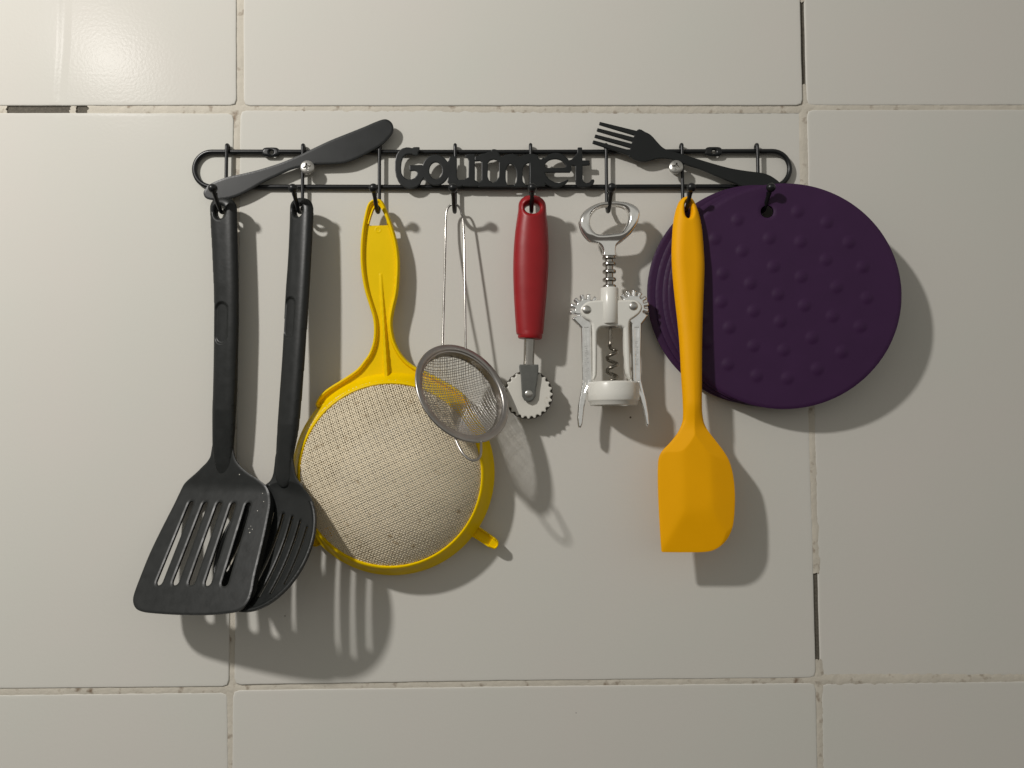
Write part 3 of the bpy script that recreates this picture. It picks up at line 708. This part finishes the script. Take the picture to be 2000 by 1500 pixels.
# ------------------------------------------------------------------ corkscrew
ck = thing('winged_corkscrew', 'chrome and cream winged corkscrew with bottle opener top on the sixth hook', 'corkscrew', P(1190, 400, 19))
fk = frame3((1190, 500, 19), (1190, 750, 20.5), (1240, 500, 19))
oo = [(1196, 393.3), (1184, 394), (1172, 396), (1153, 404), (1138, 415.5), (1130.5, 430), (1131, 444), (1138, 460), (1150, 473), (1160, 477), (1169, 479), (1174, 484), (1177, 492), (1177.6, 502.5), (1202, 502.5), (1202.4, 490), (1205, 480),
      (1215, 472.5), (1232, 458), (1243.5, 441), (1249.6, 423), (1248.6, 411.5), (1240, 402), (1226, 396), (1211, 393.6)]
oh = [(1190, 405), (1172, 407.4), (1159, 417), (1153, 431), (1155, 444), (1163, 455), (1174, 458), (1196, 456.3), (1212, 453), (1220, 444), (1225, 431), (1225, 418), (1218, 409), (1206, 405)]
op = fk.poly(smooth(oo, n=4)); ohp = fk.poly(smooth(oh, n=4)); vn = fk.uv(1190, 470)[1]
def ofr(u, v, so, sh):
    s = np.minimum(so, sh * 1.15); k = sstep((vn - v + 5) / 7); ring = 3.9 * RP(s, 4.0) * (1 - k) + 2.6 * RP(s, 1.7) * k
    return ring + .15
part('opener_handle', plate(fk, [op], [ohp], .42, ofr, lambda u, v, so, sh: -ofr(u, v, so, sh)), M_CHROME, ck, angle=80)
vz = lambda y: fk.uv(1190, y)[1]
pr = [(0, 3.2)]
for y0 in (504, 517, 532, 548, 562):
    t = (y0 - 500) * K * .965; pr += [(t - 1.7, 3.0), (t - 1.3, 4.7), (t - .6, 5.15), (t + .6, 5.15), (t + 1.2, 4.5), (t + 1.5, 3.0)]
pr += [(28, 3.1)]
cx0 = fk.uv(1189.5, 500); part('toothed_rod', lathe(fk.W(cx0[0], cx0[1], 0), -fk.V, pr, 28), M_WIRE, ck, angle=35)
c1 = fk.uv(1190, 563); cyl = lathe(fk.W(c1[0], c1[1], 0.5), -fk.V, [(0, 4.2), (0, 6.3), (.5, 6.75), (14, 6.8), (27.0, 6.8), (27.6, 6.3), (27.6, 4.2)], 40)
bd = [(1172, 588), (1150, 590), (1139, 596), (1133.6, 607), (1136.5, 618), (1144, 625), (1152.5, 630), (1155.5, 640), (1156.5, 665), (1156.5, 735), (1153, 748), (1150, 755), (1245, 755), (1236, 748), (1231, 735), (1229.5, 700), (1228, 660), (1227.6, 640),
      (1229.5, 628), (1238, 621.5), (1248, 613), (1252.6, 602), (1247.5, 592.5), (1237, 587.4), (1208, 587.6)]
wn = [(1165, 656), (1167, 646), (1172, 641), (1182, 639.5), (1208, 639), (1214, 641), (1217.3, 648), (1219, 700), (1222, 730), (1227, 748), (1161, 748), (1164, 735), (1165, 700)]
c2 = fk.uv(1190, 590)
def bdf(u, v, so, sh):
    s = np.minimum(so, sh); return 4.6 - 1.2 * np.clip(1 - s / 1.6, 0, 1) ** 2 + 0 * u
part('body', join(plate(fk, [fk.poly(smooth(bd, n=3))], [fk.poly(smooth(wn, n=3))], .4, bdf, lambda u, v, so, sh: np.full_like(u, -4.2)), cyl), M_CREAM, ck, angle=60)
c3 = fk.uv(1197.6, 746.5)
br = [(.6, 14.5), (0, 16), (0, 17.8), (.5, 18.8), (1.8, 19.3), (9, 19.35), (13.4, 19.25), (14.4, 18.8), (14.8, 18.2), (17.0, 17.9), (17.6, 17.2), (17.6, 14.5)]
part('base_ring', lathe(fk.W(c3[0], c3[1], .5), -fk.V, br, 72, closed=True), M_CREAM, ck, angle=50)
c4 = fk.uv(1192, 636.5); part('bushing', lathe(fk.W(c4[0] + .6, c4[1], .5), -fk.V, [(0, 2), (1.0, 5.4), (1.6, 5.0), (1.6, 1.2)], 30), M_STEEL, ck)
def lever(cx, cy, sgn, arm, a_from, a_to):
    g = []; n = 7
    for i in range(n):
        am = a_from + (a_to - a_from) * i / (n - 1)
        for da, r in ((-.235, 23), (-.15, 23.3), (-.125, 30.5), (-.095, 32.3), (.095, 32.3), (.125, 30.5), (.15, 23.3), (.235, 23)):
            t = math.radians(am) + da * (1 if a_to > a_from else -1)
            g.append((cx + r * math.cos(t), cy - r * math.sin(t)))
    poly = fk.poly(g + arm)
    vtip = vz(752)
    def base(u, v): return -1.0 + np.clip((vtip - v) / 30., 0, 1) * 1.0
    part('lever', plate(fk, [poly], [], .28, lambda u, v, so, sh: 2.7 - .7 * np.clip(1 - so / .9, 0, 1) ** 2 + .9 * sstep((so - 2.0) / .7) * (v < vz(640)) * -.5, lambda u, v, so, sh: -1.6 + 0 * u, base), M_LEVER, ck, angle=45)
lever(1145, 607, -1, [(1166, 616), (1160, 628), (1154, 634), (1154, 690), (1156, 742), (1153, 756), (1146, 770), (1140.5, 797), (1137, 828), (1134, 836), (1129.5, 835), (1127.6, 818), (1129.5, 792), (1133.5, 770), (1136.5, 753), (1137.5, 740), (1136.5, 690), (1135.5, 641), (1127, 632), (1117.6, 622), (1121, 620)], 27, 187)
lever(1235, 599.6, 1, [(1265, 616), (1259.5, 624.5), (1252, 634), (1251, 690), (1252, 742), (1255.5, 758), (1261, 780), (1265.6, 808), (1267, 829), (1264.6, 834), (1261, 829), (1256, 802), (1249, 777), (1239, 754), (1235, 742), (1234, 690), (1233, 634), (1222, 620), (1216, 606)], 133, -14)
def casting(x0, y0, x1, y1, n, seed):
    r_ = random.Random(seed); ms = []
    for i in range(n):
        t = i / (n - 1); a_ = fk.uv(x0 + (x1 - x0) * t, y0 + (y1 - y0) * t)
        for k in range(r_.choice((1, 2, 2))):
            du = r_.uniform(-.9, .9); dv = r_.uniform(-.35, .35); L_ = r_.uniform(.5, 1.1); an = r_.choice((0, 0, 1.57, .5))
            p0 = fk.W(a_[0] + du - L_ / 2 * math.cos(an), a_[1] + dv - L_ / 2 * math.sin(an), 1.72); p1 = fk.W(a_[0] + du + L_ / 2 * math.cos(an), a_[1] + dv + L_ / 2 * math.sin(an), 1.72)
            ms.append(tube(np.array([p0, (p0 + p1) / 2, p1]), .2, 6))
    return join(*ms)
part('casting_marks', join(casting(1145, 672, 1146, 736, 17, 1), casting(1242, 664, 1242.5, 712, 14, 2)), M_LEVER, ck, kind='stuff')
for x, y in ((1144.8, 606.8), (1235, 599.8)):
    q = fk.uv(x, y); part('rivet', dome(fk.W(q[0], q[1], 4.4), fk.N, 3.35, 1.5), M_ZINC, ck)
hp = []
ax0 = fk.uv(1193, 640); ax1 = fk.uv(1194, 672)
hp += [fk.W(fk.uv(1192, y)[0], fk.uv(1192, y)[1], .5) for y in (636, 650, 660, 668)]
nt_ = 70; y0, y1 = 673, 747
for i in range(nt_ + 1):
    t = i / nt_; y = y0 + (y1 - y0) * t; a = math.pi * .9 + t * 2 * math.pi * 3.0; r = 3.9 * min(1, .35 + t * 3)
    q = fk.uv(1195, y); hp.append(fk.W(q[0] + r * math.cos(a), q[1], .5 + r * math.sin(a)))
rad = np.r_[np.full(4, 1.15), np.full(nt_ - 6, 1.15), np.linspace(1.1, .3, 7)]
part('worm', tube(smooth(hp, closed=False, n=2), np.interp(np.linspace(0, 1, (len(hp) - 1) * 2 + 1), np.linspace(0, 1, len(rad)), rad) * 1.18, 10), M_DARKSTEEL, ck, angle=80)

# ------------------------------------------------------------------ purple trivets, one shape and three copies
TR = 86.0
fm_ = frame3((1533, 578, 21.5), (1750, 578, 31), (1533, 790, 20.5))
cc = fm_.uv(1528, 577.5); hc = fm_.uv(1498, 413.5)
DOTS = [(1440, 430), (1557, 414), (1614, 435), (1396, 467), (1502, 466), (1563, 473), (1657, 474), (1449, 491), (1612, 508), (1510, 521), (1411, 535), (1684, 522), (1564, 541), (1465, 554), (1633, 561), (1519, 575), (1408, 590),
        (1692, 582), (1570, 597), (1471, 608), (1625, 618), (1523, 628), (1424, 640), (1679, 638), (1585, 660), (1471, 676), (1530, 684), (1643, 688), (1421, 712), (1595, 721), (1477, 734), (1537, 739), (1362, 500), (1368, 560), (1372, 620), (1380, 670), (1352, 590)]
dl = fm_.poly(DOTS) - hc
def mfront(u, v, so, sh):
    w = 1.2 - .7 * np.clip(1 - np.minimum(so, sh) / 1.6, 0, 1) ** 2
    for dx, dy in dl:
        r2 = (u - dx) ** 2 + (v - dy) ** 2; w = w + .9 * np.clip(1 - r2 / 27., 0, 1) ** 1.3
    return w
mo = ellipse(cc[0] - hc[0], cc[1] - hc[1], TR, TR, 180); mh = ellipse(0, 0, 4.9, 4.9, 36)
ident = Frame((0, 0, 0), (0, -1, 0))
mv, mf = plate(ident, [mo], [mh], .95, mfront, lambda u, v, so, sh: np.full_like(u, -1.0))
mat_mesh = mesh_of('silicone_trivet', (mv, mf), M_PURPLE, angle=50)
def place_mat(o, fr, at, rot):
    R = np.c_[fr.U, -fr.N, fr.V]   # local x, y, z
    Mx = Matrix(R.tolist()).to_4x4() @ Matrix.Rotation(rot, 4, 'Y')
    Mx.translation = Vector(at); o.matrix_world = Mx
def trivet(label, fr, at, rot, src=None):
    o = bpy.data.objects.new('silicone_trivet', mat_mesh) if src is None else src.copy()
    COL.objects.link(o); o['label'] = label; o['category'] = 'trivet'; o['group'] = 'purple silicone trivets hanging on the last hook'
    place_mat(o, fr, at, rot); return o
t0 = trivet('front purple round silicone trivet, its dotted face fully in view, on the last hook', fm_, fm_.W(hc[0], hc[1], 0), 0)
base_ang = math.atan2(cc[0] - hc[0], hc[1] - cc[1])
for lab, left, cen_d, sl_ in (('second purple trivet of the stack, just its left rim showing behind the front one', 1294, 16.3, .028),
                              ('third purple trivet of the stack, rim between the second and the backmost one', 1280, 12.3, .017),
                              ('backmost purple trivet of the stack, its left rim farthest out beside the corkscrew', 1264, 8.2, .008)):
    f2 = frame3((1500, 578, cen_d), (1700, 578, cen_d + 200 * sl_), (1500, 790, cen_d))
    h2 = f2.uv(1498, 413.5); l2 = f2.uv(left, 578)
    # swing about the hole until the left rim reaches its place
    dist = np.hypot(*(cc - hc)); best = min(np.linspace(-.5, .5, 1001), key=lambda a_: abs(h2[0] + dist * math.sin(a_) - TR - l2[0]))
    trivet(lab, f2, f2.W(h2[0], h2[1], 0), base_ang - best, t0)
    ob = bpy.context.scene.objects

# ------------------------------------------------------------------ yellow silicone spatula
ysp = thing('silicone_spatula', 'amber yellow silicone spatula on the seventh hook in front of the purple trivets', 'spatula', P(1342, 395, 19))
fo = frame3((1342, 410, 17.5), (1360, 1075, 31.5), (1376, 410, 17.5))
yo = [(1340, 384), (1328.5, 391), (1321, 406), (1315, 433), (1312.3, 468), (1311.6, 503), (1313.7, 541), (1318, 585), (1323, 629), (1327, 673), (1330, 732), (1333, 780), (1334, 812), (1332, 827), (1324, 845), (1308, 865.5), (1294, 880), (1287, 894), (1285, 912),
      (1285, 950), (1287, 1000), (1290, 1050), (1291.6, 1072), (1292.5, 1077.5), (1299, 1078.3), (1340, 1078.6), (1380, 1077.5), (1400, 1070.5), (1416, 1057), (1427, 1038), (1433, 1012), (1435, 970), (1432, 932), (1424, 902), (1413, 882), (1398, 862), (1384, 844), (1375.5, 829),
      (1372, 812), (1371, 790), (1371, 717), (1371.5, 659), (1373, 609), (1374.8, 562), (1376, 518), (1374, 483), (1371, 447), (1365, 418), (1357.7, 398), (1350, 387.5)]
yp = fo.poly(smooth(yo, n=4)); yh = fo.poly(smooth([(1341, 394), (1335.5, 402), (1334.5, 414), (1337, 425), (1342, 429), (1347, 425), (1349.5, 414), (1347, 402)], n=4))
q1 = fo.uv(1335, 998); q2 = fo.uv(1388, 998); vh = fo.uv(1350, 822)[1]; vh0 = fo.uv(1350, 800)[1]; eL = fo.uv(1286, 950)[0]; eR = fo.uv(1434, 970)[0]; eB = fo.uv(1340, 1078)[1]
def yheight(u, v, so, sh, T):
    hd = T * RP(so, 8.6) * (.5 + .5 * RP(sh, 3.2))
    uc = np.clip(v - q1[1], 0, 200) / (vh - q1[1]); ul = q1[0] + .8 * np.clip(uc, 0, 1) * 0; 
    fl = (u - eL) / (ul - eL); frr = (eR - u) / (eR - q2[0]); fbt = (v - eB) / (q1[1] - eB)
    f = np.clip(-.07 * np.log(np.exp(-fl / .07) + np.exp(-frr / .07) + np.exp(-fbt / .07) + np.exp(-1 / .07)), 0, 1); f = np.minimum(f, np.clip(.12 + so / 12, 0, 1))
    he = .7 + (T * .72 - .7) * f - .15 * np.clip(1 - so / 1.2, 0, 1) ** 2
    k = sstep((vh0 + 6 - v) / 22.)
    return hd * (1 - k) + he * k
V, F = plate(fo, [yp], [yh], .5, lambda u, v, so, sh: yheight(u, v, so, sh, 6.8) + .15, lambda u, v, so, sh: -yheight(u, v, so, sh, 5.2) - .1)
vv = (V - fo.O) @ fo.V * 1000; cv = np.array([vv[list(f)].mean() for f in F])
def subset(V, F, keep):
    F = F[keep]; used, inv = np.unique(F, return_inverse=True); return V[used], inv.reshape(-1, 4)
part('handle', subset(V, F, cv >= vh), M_ORANGE, ysp, angle=60)
part('head', subset(V, F, cv < vh), M_ORANGE, ysp, angle=60)
